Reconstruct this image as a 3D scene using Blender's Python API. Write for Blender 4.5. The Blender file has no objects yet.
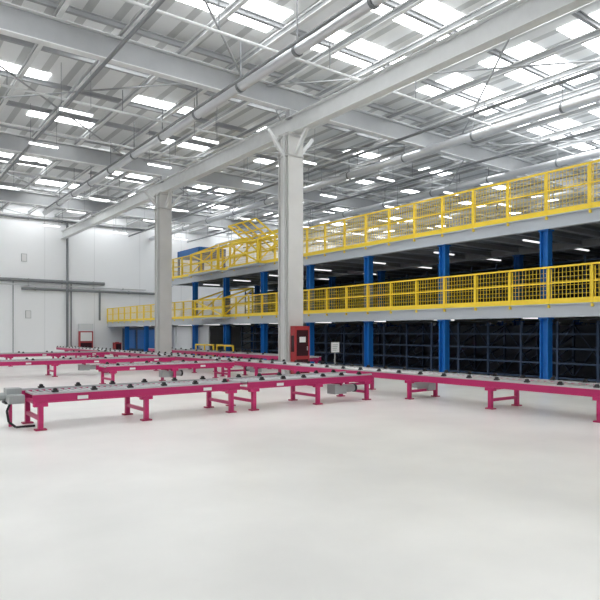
import bpy, math, random
from mathutils import Vector, Matrix
random.seed(3)
sc = bpy.context.scene
try:
    sc.view_settings.view_transform = 'Standard'
except Exception: pass

# ---------------------------------------------------------------- materials
def mat(name, col, rough=0.5, metal=0.0, noise=0.0, scale=3.0, emit=None, estr=0.0, bump=0.0):
    m = bpy.data.materials.new(name); m.use_nodes = True
    nt = m.node_tree; b = nt.nodes['Principled BSDF']
    b.inputs['Base Color'].default_value = (*col, 1)
    b.inputs['Roughness'].default_value = rough
    b.inputs['Metallic'].default_value = metal
    if noise > 0 or bump > 0:
        tc = nt.nodes.new('ShaderNodeTexCoord')
        n = nt.nodes.new('ShaderNodeTexNoise'); n.inputs['Scale'].default_value = scale
        n.inputs['Detail'].default_value = 6
        nt.links.new(tc.outputs['Object'], n.inputs['Vector'])
        if noise > 0:
            r = nt.nodes.new('ShaderNodeValToRGB')
            r.color_ramp.elements[0].position = 0.3; r.color_ramp.elements[1].position = 0.7
            r.color_ramp.elements[0].color = (*[c*(1-noise) for c in col], 1)
            r.color_ramp.elements[1].color = (*[min(1, c*(1+noise*0.4)) for c in col], 1)
            nt.links.new(n.outputs['Fac'], r.inputs['Fac'])
            nt.links.new(r.outputs['Color'], b.inputs['Base Color'])
        if bump > 0:
            bp = nt.nodes.new('ShaderNodeBump'); bp.inputs['Strength'].default_value = bump
            nt.links.new(n.outputs['Fac'], bp.inputs['Height'])
            nt.links.new(bp.outputs['Normal'], b.inputs['Normal'])
    if emit:
        b.inputs['Emission Color'].default_value = (*emit, 1)
        b.inputs['Emission Strength'].default_value = estr
    return m

def striped(name, c1, c2, axis, period, rough=0.6, width=0.25):
    """panel seams, or painted shade of corrugated sheet: narrow bands of c2 every period metres"""
    m = bpy.data.materials.new(name); m.use_nodes = True
    nt = m.node_tree; b = nt.nodes['Principled BSDF']; b.inputs['Roughness'].default_value = rough
    tc = nt.nodes.new('ShaderNodeTexCoord'); sp = nt.nodes.new('ShaderNodeSeparateXYZ')
    nt.links.new(tc.outputs['Object'], sp.inputs[0])
    d = nt.nodes.new('ShaderNodeMath'); d.operation = 'DIVIDE'; d.inputs[1].default_value = period
    nt.links.new(sp.outputs[axis], d.inputs[0])
    f = nt.nodes.new('ShaderNodeMath'); f.operation = 'FRACT'; nt.links.new(d.outputs[0], f.inputs[0])
    l = nt.nodes.new('ShaderNodeMath'); l.operation = 'LESS_THAN'; l.inputs[1].default_value = width
    nt.links.new(f.outputs[0], l.inputs[0])
    mx = nt.nodes.new('ShaderNodeMix'); mx.data_type = 'RGBA'
    mx.inputs[6].default_value = (*c1, 1); mx.inputs[7].default_value = (*c2, 1)
    nt.links.new(l.outputs[0], mx.inputs[0]); nt.links.new(mx.outputs[2], b.inputs['Base Color'])
    return m

M_floor = mat('painted_concrete', (0.76, 0.752, 0.725), 0.28, noise=0.14, scale=0.5)
M_wall = striped('white_wall_panel', (0.90, 0.91, 0.92), (0.76, 0.77, 0.78), 0, 3.9, width=0.012)
M_wall2 = mat('white_wall_plaster', (0.86, 0.87, 0.88), 0.8, noise=0.03, scale=0.5)
M_roof = striped('roof_painted_ribs', (0.80, 0.81, 0.81), (0.52, 0.53, 0.53), 0, 0.9, width=0.3)  # flat slab; darker bands paint in the shade of the corrugation
M_steel = mat('painted_white_steel', (0.72, 0.73, 0.73), 0.5, noise=0.05)
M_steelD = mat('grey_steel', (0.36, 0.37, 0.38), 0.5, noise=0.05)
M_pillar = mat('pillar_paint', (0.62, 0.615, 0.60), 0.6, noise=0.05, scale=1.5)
M_pillarD = mat('pillar_web_darker', (0.46, 0.46, 0.45), 0.6)  # middle of the pillar, darker grey than the flanges
M_sky = mat('skylight_panel', (0.9, 0.9, 0.9), 0.6, emit=(0.97, 0.99, 1.0), estr=6.2)
M_lamp = mat('lamp_tube', (0.9, 0.9, 0.9), 0.6, emit=(1, 1, 1), estr=3.0)
M_lamp2 = mat('deck_lamp_tube', (0.9, 0.9, 0.9), 0.6, emit=(1, 1, 1), estr=1.2)
M_yel = mat('yellow_paint', (0.95, 0.69, 0.05), 0.45)
M_blue = mat('blue_paint', (0.010, 0.15, 0.50), 0.4)
M_navy = mat('dark_rack_shaded', (0.045, 0.08, 0.15), 0.5)  # dark blue racks, darkened further for the shade under the decks
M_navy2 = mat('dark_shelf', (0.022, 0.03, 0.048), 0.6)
M_deck = mat('deck_plate', (0.30, 0.32, 0.34), 0.6)
M_beam = mat('deck_edge_beam', (0.50, 0.535, 0.57), 0.5)
M_under = striped('deck_underside', (0.28, 0.31, 0.34), (0.16, 0.18, 0.20), 1, 0.6, width=0.4)  # groove shade of the corrugated plate put into the colour
M_mag = mat('magenta_paint', (0.52, 0.02, 0.14), 0.4, noise=0.05)
M_mag2 = mat('dark_red_paint', (0.36, 0.012, 0.08), 0.45)
M_roll = mat('roller_zinc', (0.50, 0.51, 0.52), 0.35, metal=0.5)
M_duct = mat('galvanised_duct', (0.66, 0.67, 0.69), 0.35, metal=0.6)
M_blk = mat('black_rubber', (0.015, 0.015, 0.017), 0.5)
M_gry = mat('motor_grey', (0.36, 0.38, 0.38), 0.4)
M_wht = mat('white_label', (0.8, 0.8, 0.8), 0.5)
M_red = mat('fire_red', (0.36, 0.03, 0.035), 0.4)
M_gls = mat('dark_glass', (0.05, 0.02, 0.025), 0.1)
M_pipe = mat('grey_pipe', (0.20, 0.21, 0.22), 0.5)
M_pipeW = mat('white_pipe', (0.68, 0.69, 0.69), 0.5)
M_panel = mat('light_panel', (0.62, 0.64, 0.66), 0.6)

# ---------------------------------------------------------------- mesh builder
class MB:
    def __init__(s): s.v=[]; s.f=[]; s.m=[]; s.mats=[]
    def mi(s, m):
        if m not in s.mats: s.mats.append(m)
        return s.mats.index(m)
    def box(s, x0,x1,y0,y1,z0,z1, m):
        n=len(s.v); i=s.mi(m)
        s.v += [(x0,y0,z0),(x1,y0,z0),(x1,y1,z0),(x0,y1,z0),(x0,y0,z1),(x1,y0,z1),(x1,y1,z1),(x0,y1,z1)]
        for q in ((0,3,2,1),(4,5,6,7),(0,1,5,4),(1,2,6,5),(2,3,7,6),(3,0,4,7)):
            s.f.append(tuple(n+k for k in q)); s.m.append(i)
    def cyl(s, p, q, r, m, n=8, r2=None):
        p=Vector(p); q=Vector(q); d=(q-p).normalized()
        u=d.cross(Vector((0,0,1)))
        if u.length<1e-3: u=Vector((1,0,0))
        u.normalize(); w=d.cross(u); b=len(s.v); i=s.mi(m)
        if r2 is None: r2=r
        for k in range(n):
            a=2*math.pi*(k+0.5)/n; o=u*math.cos(a)+w*math.sin(a)
            s.v.append(tuple(p+o*r)); s.v.append(tuple(q+o*r2))
        for k in range(n):
            a=b+2*k; c=b+2*((k+1)%n)
            s.f.append((a,a+1,c+1,c)); s.m.append(i)
        s.f.append(tuple(b+2*k for k in range(n))); s.m.append(i)
        s.f.append(tuple(b+2*k+1 for k in reversed(range(n)))); s.m.append(i)
    def bar(s, p, q, t, m): s.cyl(p,q,t*0.7071,m,4)
    def ibeam(s, axis, a0,a1, c, z0,z1, w, m, m2=None):
        """I section along axis 'x' or 'y', centred at c on the other axis"""
        t=0.03; m2=m2 or m
        def bx(o0,o1,zz0,zz1,mm):
            if axis=='y': s.box(o0,o1,a0,a1,zz0,zz1,mm)
            else: s.box(a0,a1,o0,o1,zz0,zz1,mm)
        bx(c-w/2,c+w/2,z0,z0+t,m); bx(c-w/2,c+w/2,z1-t,z1,m); bx(c-0.015,c+0.015,z0+t,z1-t,m2)
    def obj(s, name, parent=None, smooth=False, loc=None, rot=0):
        me=bpy.data.meshes.new(name); me.from_pydata(s.v,[],s.f)
        for m in s.mats: me.materials.append(m)
        me.polygons.foreach_set('material_index', s.m)
        if smooth: me.polygons.foreach_set('use_smooth',[True]*len(s.f))
        me.update()
        o=bpy.data.objects.new(name,me); sc.collection.objects.link(o)
        if parent: o.parent=parent
        if loc: o.location=loc
        o.rotation_euler=(0,0,rot)
        return o
def empty(name, loc=(0,0,0)):
    e=bpy.data.objects.new(name,None); sc.collection.objects.link(e); e.location=loc; e.empty_display_size=0.3
    return e

XL,XR,YF,YB,ZR = -14.0, 46.0, -10.0, 49.5, 11.4
# ---------------------------------------------------------------- room shell
b=MB(); b.box(XL,XR,YF,YB,-0.2,0,M_floor); b.obj('floor')
b=MB(); b.box(XL,XR,YB,YB+0.2,0,ZR,M_wall); b.obj('wall_back')
b=MB(); b.box(XR,XR+0.2,YF,YB,0,ZR,M_wall2); b.obj('wall_right')
b=MB(); b.box(XL-0.2,XL,YF,YB,0,ZR,M_wall2); b.obj('wall_left')
b=MB(); b.box(XL,XR,YF-0.2,YF,0,ZR,M_wall2); b.obj('wall_front')
b=MB(); b.box(XL,XR,YF,YB,ZR,ZR+0.2,M_roof); b.obj('ceiling')

# skylights set in the roof, with extra panels added for brightness
b=MB()
for y in (-5.0,1.4,9.3,12.3,15.3):  # near rows out of view, added to whiten the roof and light the hall
    for x in range(-12,42,6):
        h=0.75 if x<18 else 1.0
        b.box(x,x+4.6,y-h,y+h,ZR-0.03,ZR-0.001,M_sky)
for j,y in enumerate([19.9,24.0,28.1,32.2,36.3,40.4,44.5,47.9]):  # rear rows widened and one added by the wall to brighten it
    for x in range(-12,43,6):
        xx=x+(3 if j%2 else 0)
        if xx+2.8>XR: continue
        h=0.5 if j<4 else 0.85
        b.box(xx,xx+2.8,y-h,y+h,ZR-0.03,ZR-0.001,M_sky)
b.obj('skylight_panels')

# roof steel
PX=13.1; PY=[18.16,29.9,41.65]
b=MB()
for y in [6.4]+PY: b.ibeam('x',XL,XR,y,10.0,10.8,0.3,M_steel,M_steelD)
for x in (-10.5,PX,36.7):
    b.ibeam('y',YF,YB,x,9.1,9.75,0.34,M_steel,M_steel)
    for y in [6.4]+PY: b.box(x-0.15,x+0.15,y-0.15,y+0.15,9.7,10.05,M_steelD)
b.obj('roof_girders')
b=MB()
x=XL+1
while x<XR:
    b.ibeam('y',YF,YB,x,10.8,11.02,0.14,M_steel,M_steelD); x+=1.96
y=YF+1.5
while y<YB:
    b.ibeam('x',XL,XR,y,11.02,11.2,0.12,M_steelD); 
    y+=2.94
for y0,y1 in zip([6.4]+PY,PY+[YB]):
    for x in range(-12,44,12):
        b.cyl((x,y0,10.7),(x+11,y1,10.7),0.035,M_steelD,6); b.cyl((x+11,y0,10.7),(x,y1,10.7),0.035,M_steelD,6)
b.obj('roof_purlins')

# sprinkler and service pipes under roof
b=MB()
for x in (2.0,6.0,18.5,24.0,30.0,40.0):
    b.cyl((x,YF+.1,9.85),(x,YB-.1,9.85),0.06,M_pipe,8)
for x in (20.5,27.0,33.5):      # ventilation ducts above the platform
    b.cyl((x,YF+.1,10.1-.3),(x,YB-.1,10.1-.3),0.18,M_duct,14)
    yy=-8
    while yy<YB:
        b.cyl((x,yy,9.8),(x,yy,10.82),0.02,M_pipe,4); b.cyl((x,yy-.04,9.8),(x,yy+.04,9.8),0.2,M_pipe,14); yy+=3.9
for y in (14.5,22.0,26.0,33.5,37.5,45.5):
    b.cyl((XL+.1,y,9.97),(XR-.1,y,9.97),0.045,M_pipeW,8)
    for x in range(-12,46,4): b.cyl((x,y,9.97),(x,y,10.82),0.015,M_pipe,4)
b.cyl((9.6,YF+.1,9.35),(9.6,39.0,9.35),0.15,M_duct,14)
b.cyl((9.6,38.9,9.35),(9.3,39.4,9.1),0.15,M_duct,14)
b.cyl((9.28,YF+.1,9.32),(9.28,39.0,9.32),0.05,M_pipe,8)
yy=-8
while yy<39:
    b.cyl((9.6,yy,9.3),(9.6,yy,10.82),0.02,M_pipe,4); b.cyl((9.6,yy-.05,9.35),(9.6,yy+.05,9.35),0.18,M_pipe,14); yy+=3
b.obj('overhead_pipes')

# linear lamps hanging from purlins
b=MB()
for y in (21,25.5,34,38.5,44.5):
    for x in range(-9,45,5):
        b.box(x-0.55,x+0.55,y-0.06,y+0.06,9.2,9.26,M_lamp); b.box(x-0.57,x+0.57,y-0.08,y+0.08,9.26,9.31,M_steelD)
        for s in (-.5,.5): b.cyl((x+s,y,9.3),(x+s,y,10.82),0.01,M_pipe,4)
b.obj('ceiling_lamps')

# ---------------------------------------------------------------- pillars
def pillar(y, web):
    b=MB(); w=0.34; x=PX
    b.box(x-w,x+w,y-w,y-w+0.05,0,9.1,M_pillar)
    b.box(x-w,x+w,y+w-0.05,y+w,0,9.1,M_pillar)
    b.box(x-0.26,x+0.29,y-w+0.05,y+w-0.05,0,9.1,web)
    b.box(x-w,x-w+0.12,y-w+.16,y+w-.16,0,9.1,M_pillar)
    b.box(x-w-.1,x+w+.1,y-w-.1,y+w+.1,0,0.06,M_steelD)
    for z in (8.2,8.95): b.box(x-w-.03,x+w+.03,y-w-.03,y+w+.03,z,z+0.05,web)
    for s in (-1,1):
        b.bar((x,y+s*w,8.3),(x,y+s*(w+0.7),9.12),0.12,M_steel)
        b.bar((x+s*w,y,8.3),(x+s*(w+0.7),y,9.12),0.12,M_steel)
    b.cyl((x-w-.04,y-0.1,0.06),(x-w-.04,y-0.1,9),0.03,M_pipeW,6)
    b.obj('steel_pillar')
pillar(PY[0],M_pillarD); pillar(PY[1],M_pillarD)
# fire cabinet at near pillar
y=PY[0]; w=0.34
b=MB(); x0=PX-0.34; x1=PX+0.34; y1=y-w-0.12; y0=y1-0.28
b.box(x0,x1,y0,y1,0,1.85,M_red)
b.box(x0+.08,x1-.08,y0-.012,y0,0.75,1.70,M_gls); b.box(x0+.08,x1-.08,y0-.012,y0,0.12,0.62,M_gls)
b.box(x0+.2,x1-.2,y0-.02,y0-.012,1.25,1.45,M_wht); b.box(x0+.14,x1-.14,y0-.02,y0-.012,.25,.5,M_red)
b.box(x0-.012,x0,y0+.05,y1-.05,.9,1.5,M_gls); b.box(x1-.14,x1-.1,y0-.03,y0-.012,.95,1.1,M_roll)
b.obj('fire_hose_cabinet')

# ---------------------------------------------------------------- mezzanine
D=16.7; S=3.93; Y0=9.98
cols=[Y0+S*k for k in range(-3,11)]
Z1=2.475; Z2=5.15; YU=Y0+S*7
mez=empty('mezzanine_platform')
b=MB()
XE=43.0
for y in cols:
    for j in range(0,6):
        x=D+0.14+j*4.6; top=Z2-0.40 if y<=YU+.1 else Z1-0.40
        w=0.13
        if y>YB-.3: continue
        b.box(x-w,x+w,y-w,y-w+.03,0,top,M_blue); b.box(x-w,x+w,y+w-.03,y+w,0,top,M_blue)
        b.box(x-.02,x+.02,y-w,y+w,0,top,M_blue)
        b.box(x-w-.06,x+w+.06,y-w-.06,y+w+.06,0,.03,M_blue)
        b.box(x-w-.04,x+w+.04,y-w-.04,y+w+.04,Z1-.45,Z1-.40,M_blue)
        b.box(x-w-.04,x+w+.04,y-w-.04,y+w+.04,top-.04,top,M_blue)
b.obj('blue_columns',mez)
b=MB()
ys=Y0-3*S-0.3
for z,ye in ((Z1,YB-.02),(Z2,YU+.3)):
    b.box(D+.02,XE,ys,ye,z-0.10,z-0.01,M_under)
    b.box(D+.02,XE,ys,ye,z-0.01,z,M_deck)
    b.box(D,D+.02,ys,ye,z-.37,z,M_beam); b.box(D-.06,D+.14,ys,ye,z-.40,z-.37,M_beam); b.box(D-.06,D+.0,ys,ye,z-.03,z,M_beam)
    for j in range(1,6): b.ibeam('y',ys,ye,D+.14+j*4.6,z-.40,z-.10,.2,M_beam,M_steelD)
    y=ys+.3
    while y<ye-.2:
        b.ibeam('x',D+.02,XE,y,z-.32,z-.10,.1,M_beam,M_steelD); y+=S/3
b.obj('decks_and_joists',mez)
b=MB()
for z,ye in ((Z1,YB-1),(Z2,YU)):
    y=ys+2
    while y<ye:
        for x in (18.9,22.1,27,31.5): b.box(x-.6,x+.6,y-.03,y+.03,z-.38,z-.33,M_lamp2); 
        y+=S
b.obj('tube_lamps',mez)

def railing(b, y0, y1, z, h, X=D-0.03, mesh=True):
    n=max(1,round((y1-y0)/(S/3))); st=(y1-y0)/n
    for i in range(n+1):
        y=y0+st*i; b.box(X-.03,X+.03,y-.03,y+.03,z-.12,z+h,M_yel)
    b.box(X-.028,X+.028,y0,y1,z+h-.055,z+h,M_yel)
    b.box(X-.022,X+.022,y0,y1,z+h*.55-.022,z+h*.55+.022,M_yel)
    b.box(X-.015,X+.0,y0,y1,z,z+.16,M_yel)
    for i in range(n):
        ya=y0+st*i+.06; yb=y0+st*(i+1)-.06
        b.box(X+.01,X+.035,ya,ya+.025,z+.16,z+h-.08,M_yel); b.box(X+.01,X+.035,yb-.025,yb,z+.16,z+h-.08,M_yel)
        if mesh:
            k=int((yb-ya)/.11)
            for q in range(1,k): 
                yy=ya+(yb-ya)*q/k; b.box(X+.015,X+.027,yy-.006,yy+.006,z+.16,z+h-.05,M_yel)
            zz=z+.28
            while zz<z+h-.1: b.box(X+.015,X+.027,ya,yb,zz-.005,zz+.005,M_yel); zz+=.13
b=MB()
railing(b,ys,YB-.05,Z1,1.13); b.obj('lower_railing',mez)
b=MB()
railing(b,ys,YU+.3,Z2,1.33)
for x in [D+1.3*i for i in range(0,20)]:
    b.box(x-.03,x+.03,YU+.24,YU+.3,Z2-.1,Z2+1.3,M_yel)
for zz in (.1,.65,1.25): b.box(D,XE,YU+.25,YU+.29,Z2+zz-.025,Z2+zz+.025,M_yel)
b.obj('upper_railing',mez)

# loading gates (yellow pivot frames)
def gate(y0,y1,z,h,name,lift=0):
    b=MB(); xa=D-.45; xb=D+1.5; t=.09; k=.6
    for y in (y0,y1):
        b.bar((xa,y,z),(xa,y,z+h*k),t,M_yel); b.bar((xb,y,z),(xb,y,z+h),t,M_yel)
        b.bar((xa,y,z+h*k),(xb,y,z+h),t,M_yel)
        b.bar((xa,y,z+.05),(xb,y,z+h*.95),t*.7,M_yel)
        b.bar((xa,y,z+.04),(xb,y,z+.04),t,M_yel)
    for zz in (.06,h*.3,h*k): b.bar((xa,y0,z+zz),(xa,y1,z+zz),t,M_yel)
    for zz in (h*.5,h): b.bar((xb,y0,z+zz),(xb,y1,z+zz),t,M_yel)
    b.bar((xa,y0,z+.1),(xa,y1,z+h*k),t*.7,M_yel)
    b.bar((xa,y0,z+h*k),(xb,y1,z+h),t*.7,M_yel)
    if lift:
        p0=Vector((xb,y0,z+h*.5)); q0=Vector((xa-.1,y0,z+h+lift)); dy=Vector((0,y1-y0,0))
        for s in (0,.25,.5,.75,1): b.bar(p0+dy*s,q0+dy*s,t*.8,M_yel)
        for s in (.35,.7,1): b.bar(p0.lerp(q0,s),p0.lerp(q0,s)+dy,t*.8,M_yel)
        b.bar(p0,q0+dy,t*.7,M_yel)
    b.box(xa-.1,D,y0-.1,y1+.1,z-.08,z,M_beam)
    b.obj(name,mez)
gate(25.4,28.2,Z2,2.0,'pivot_gate_a',.25); gate(29.6,33.0,Z2,2.0,'pivot_gate_b'); gate(29.0,32.4,Z1,1.7,'pivot_gate_c')

# storage racks, rows set behind each other to keep the interior dark
def rack(x0,depth,y0,y1,z,h,sh=.48):
    b=MB(); y=y0; t=.07
    n=round((y1-y0)/1.31); st=(y1-y0)/n
    for i in range(n+1):
        y=y0+st*i
        for x in (x0,x0+depth): b.box(x-t/2,x+t/2,y-t/2,y+t/2,z,z+h,M_navy)
        zz=z+.1
        while zz<z+h-.4:
            b.bar((x0,y,zz),(x0+depth,y,zz+.35),.025,M_navy); zz+=.35
    zz=z+.12
    while zz<z+h:
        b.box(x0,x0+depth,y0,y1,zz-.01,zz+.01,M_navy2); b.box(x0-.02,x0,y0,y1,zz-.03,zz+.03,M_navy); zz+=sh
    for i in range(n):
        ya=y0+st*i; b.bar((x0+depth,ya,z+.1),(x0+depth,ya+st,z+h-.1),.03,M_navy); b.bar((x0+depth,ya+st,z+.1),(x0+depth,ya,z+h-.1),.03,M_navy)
    b.box(x0+depth+.03,x0+depth+.04,y0,y1,z+.1,z+h-.1,M_navy2)  # dark sheet added behind the shelves to block the view and darken
    b.obj('storage_rack')
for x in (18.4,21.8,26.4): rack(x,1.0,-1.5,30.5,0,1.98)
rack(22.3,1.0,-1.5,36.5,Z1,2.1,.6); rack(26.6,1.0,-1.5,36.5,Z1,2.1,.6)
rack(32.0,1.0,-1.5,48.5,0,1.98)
b=MB()
b.box(D+.4,D+.46,32.2,39.2,0,2.0,M_panel)
for y in (32.2,34.5,36.9,39.2): b.box(D+.37,D+.40,y-.03,y+.03,0,2.0,M_gry)
b.obj('partition_panel')
b=MB(); b.box(D+1.2,D+1.3,39.4,49.3,0,1.95,M_navy); 
for y in (41,43,45,47): b.box(D+1.14,D+1.2,y-.7,y+.7,.3,1.8,M_blue)
b.obj('roller_shutter')

# blue lift frame at the end of the upper deck
b=MB()
for x in (D+.6,D+2.4):
    for y in (33.9,36.9): b.box(x-.06,x+.06,y-.06,y+.06,Z2,Z2+1.9,M_blue)
b.box(D+.54,D+2.46,33.8,37.0,Z2+1.4,Z2+1.9,M_blue)
b.obj('lift_frame')

# ---------------------------------------------------------------- conveyors
def conveyor(L, W, legs, H=.6, pitch=.16, origin=(0,0), rot=0, stops=1.3, motors=(), name='roller_conveyor'):
    """runs along local +x, front side at local y=0"""
    e=empty(name,(origin[0],origin[1],0)); e.rotation_euler=(0,0,rot)
    b=MB()
    for y in (0,W):
        b.box(0,L,y-.03,y+.03,H-.15,H-.13,M_mag); b.box(0,L,y-.03,y+.03,H-.03,H-.01,M_mag)
        b.box(0,L,y-.015,y+.015,H-.14,H-.02,M_mag)
        b.box(0,L,y-.025,y+.025,H-.01,H+.025,M_roll)
    for x in legs:
        for y in (0,W):
            b.box(x-.04,x+.04,y-.04,y+.04,.02,H-.14,M_mag)
            b.box(x-.09,x+.09,y-.07,y+.07,0,.025,M_mag2)
            b.box(x-.11,x+.11,y-.05,y+.05,H-.21,H-.15,M_mag)
        b.box(x-.03,x+.03,0,W,.16,.22,M_mag); b.box(x-.03,x+.03,0,W,H-.2,H-.14,M_mag)
    b.obj('frame',e)
    b=MB(); x=.1
    while x<L-.05:
        b.cyl((x,.04,H-.03),(x,W-.04,H-.03),.027,M_roll,6); x+=pitch
    for k in range(1,max(2,int(L/1.3))): b.box(k*1.3-.02,k*1.3+.02,.02,W-.02,H-.14,H-.09,M_mag)
    b.obj('rollers',e)
    b=MB(); x=.35
    while x<L-.1:
        for y in (-.0,W):
            b.box(x-.05,x+.05,y-.035,y+.035,H+.02,H+.05,M_blk); b.cyl((x,y-.03,H+.06),(x,y+.03,H+.06),.032,M_blk,10)
        x+=stops
    x=.8
    while x<L-.3:
        b.box(x-.09,x+.09,-.034,-.030,H-.12,H-.06,M_wht); x+=2.4
    b.obj('stops_and_labels',e)
    if motors:
        b=MB()
        for x in motors:
            b.box(x-.18,x+.18,.08,.36,H-.42,H-.20,M_gry); b.cyl((x+.18,.22,H-.31),(x+.5,.22,H-.31),.09,M_gry,12)
            b.cyl((x+.5,.22,H-.31),(x+.56,.22,H-.31),.1,M_blk,12); b.box(x-.02,x+.02,.05,.4,H-.22,H-.13,M_mag2)
        b.obj('drive_motors',e)
    return e
conveyor(3.95,.95,[.12,1.95,3.75],origin=(2.28,10.42),stops=.65,pitch=.11)
conveyor(3.5,.95,[.15,1.85,3.35],origin=(6.42,10.42),motors=(2.6,),stops=.55,pitch=.11)
conveyor(44,.95,[.4+2.3*i for i in range(19)],origin=(11.65,-2.0),rot=math.pi/2,motors=(12,20),pitch=.15,stops=.7)
conveyor(13.6,.95,[.3+2.15*i for i in range(7)],origin=(-3.2,22.6),motors=(4,10))
conveyor(4.4,.95,[.2,2.2,4.2],origin=(5.9,17.6),motors=(2,))
conveyor(13.6,.95,[.3+2.15*i for i in range(7)],origin=(-3.2,30.5))
conveyor(16,.95,[.3+2.15*i for i in range(8)],origin=(15.4,19.2),rot=math.pi/2)

# control box and hose at the near left end
b=MB()
b.box(2.0,2.24,11.05,11.3,.40,.66,M_gry); b.cyl((1.82,11.18,.52),(2.0,11.18,.52),.07,M_gry,12)
b.box(2.05,2.1,11.1,11.15,0,.42,M_mag); b.box(1.98,2.02,11.02,11.33,.40,.44,M_blk)
pts=[Vector((2.05,10.95,.45)),Vector((1.98,10.9,.3)),Vector((2.0,10.85,.12)),Vector((2.1,10.8,.03)),Vector((2.4,10.8,.03))]
for p,q in zip(pts,pts[1:]): b.cyl(p,q,.02,M_blk,8)
b.box(2.0,2.24,10.8,11.05,.42,.56,M_gry)
b.obj('drive_control_box')

# sign on stand
b=MB(); x,y=14.9,17.7
b.cyl((x,y,0),(x,y,.9),.025,M_steelD,8); b.cyl((x,y,0),(x,y,.03),.18,M_steelD,16)
b.box(x-.24,x+.24,y-.02,y+.0,.80,1.26,M_blk); b.box(x-.20,x+.20,y-.028,y-.02,.835,1.225,M_wht)
for i in range(4): b.box(x-.14,x+.14-.03*i,y-.031,y-.028,1.12-.07*i,1.14-.07*i,M_steelD)
o=b.obj('sign_stand')

def barrier(x,y,L):
    b=MB()
    for k in (0,L/2,L): b.cyl((x,y+k,0),(x,y+k,.9),.05,M_yel,8); b.cyl((x,y+k,0),(x,y+k,.02),.1,M_yel,8)
    for z in (.42,.88): b.cyl((x,y,z),(x,y+L,z),.05,M_yel,8)
    b.obj('guard_barrier')
barrier(16.1,27.6,1.8); barrier(16.1,29.8,2.2)

# ---------------------------------------------------------------- back wall services
b=MB()
yw=YB-.14
def run(z,x0,x1,r,m):
    b.cyl((x0,yw,z),(x1,yw,z),r,m,10)
    x=x0+1
    while x<x1: b.box(x-.04,x+.04,yw-.02,YB,z-r-.02,z+r+.02,M_pipe); x+=2.5
run(5.65,XL+1,16.4,.13,M_pipe); run(5.0,10,22,.1,M_pipe); run(5.3,XL+1,20,.05,M_pipeW); run(10.5,XL+1,20,.09,M_pipe)
for x,z0,z1,r in ((13.4,.0,10.4,.09),(13.7,0,5.6,.05),(16.0,2.6,5,.08),(9.4,0,5.6,.03)): b.cyl((x,yw,z0),(x,yw,z1),r,M_pipe,8)
b.obj('wall_pipes')
b=MB(); yc=YB-.35; b.box(14.2,15.3,yc-.3,yc,0,1.7,M_red); b.box(14.3,15.2,yc-.32,yc-.3,.9,1.6,M_wht); b.box(14.3,15.2,yc-.32,yc-.3,.15,.75,M_gls)
b.box(14.2,15.3,yc-.3,yc,1.7,2.3,M_panel); b.obj('electrical_cabinet')
b=MB(); b.box(16.0,16.5,45.6,46.2,0,.8,M_red); b.box(16.05,16.45,45.58,45.6,.1,.7,M_gls); b.cyl((16.1,45.9,.8),(16.4,45.9,.8),.05,M_red,8); b.obj('extinguisher_box')
for x,z in ((10.5,3.0),(10.2,7.4)):
    b=MB(); b.box(x-.2,x+.2,YB-.06,YB,z-.3,z+.3,M_gry); b.box(x-.17,x+.17,YB-.07,YB-.06,z-.27,z+.27,M_wht); b.obj('wall_junction_box')

# ---------------------------------------------------------------- camera
f=590.0; th=math.atan2(440,590)
cam=bpy.data.cameras.new('camera'); co=bpy.data.objects.new('camera',cam); sc.collection.objects.link(co)
cam.sensor_width=36; cam.lens=36*f/600
cam.shift_y=32/600.0
co.location=(0,0,1.63); co.rotation_euler=(math.pi/2,0,-th)
cam.clip_end=300
sc.camera=co
w=bpy.data.worlds.new('world'); sc.world=w; w.use_nodes=True
w.node_tree.nodes['Background'].inputs[0].default_value=(0.9,0.95,1,1); w.node_tree.nodes['Background'].inputs[1].default_value=1.0
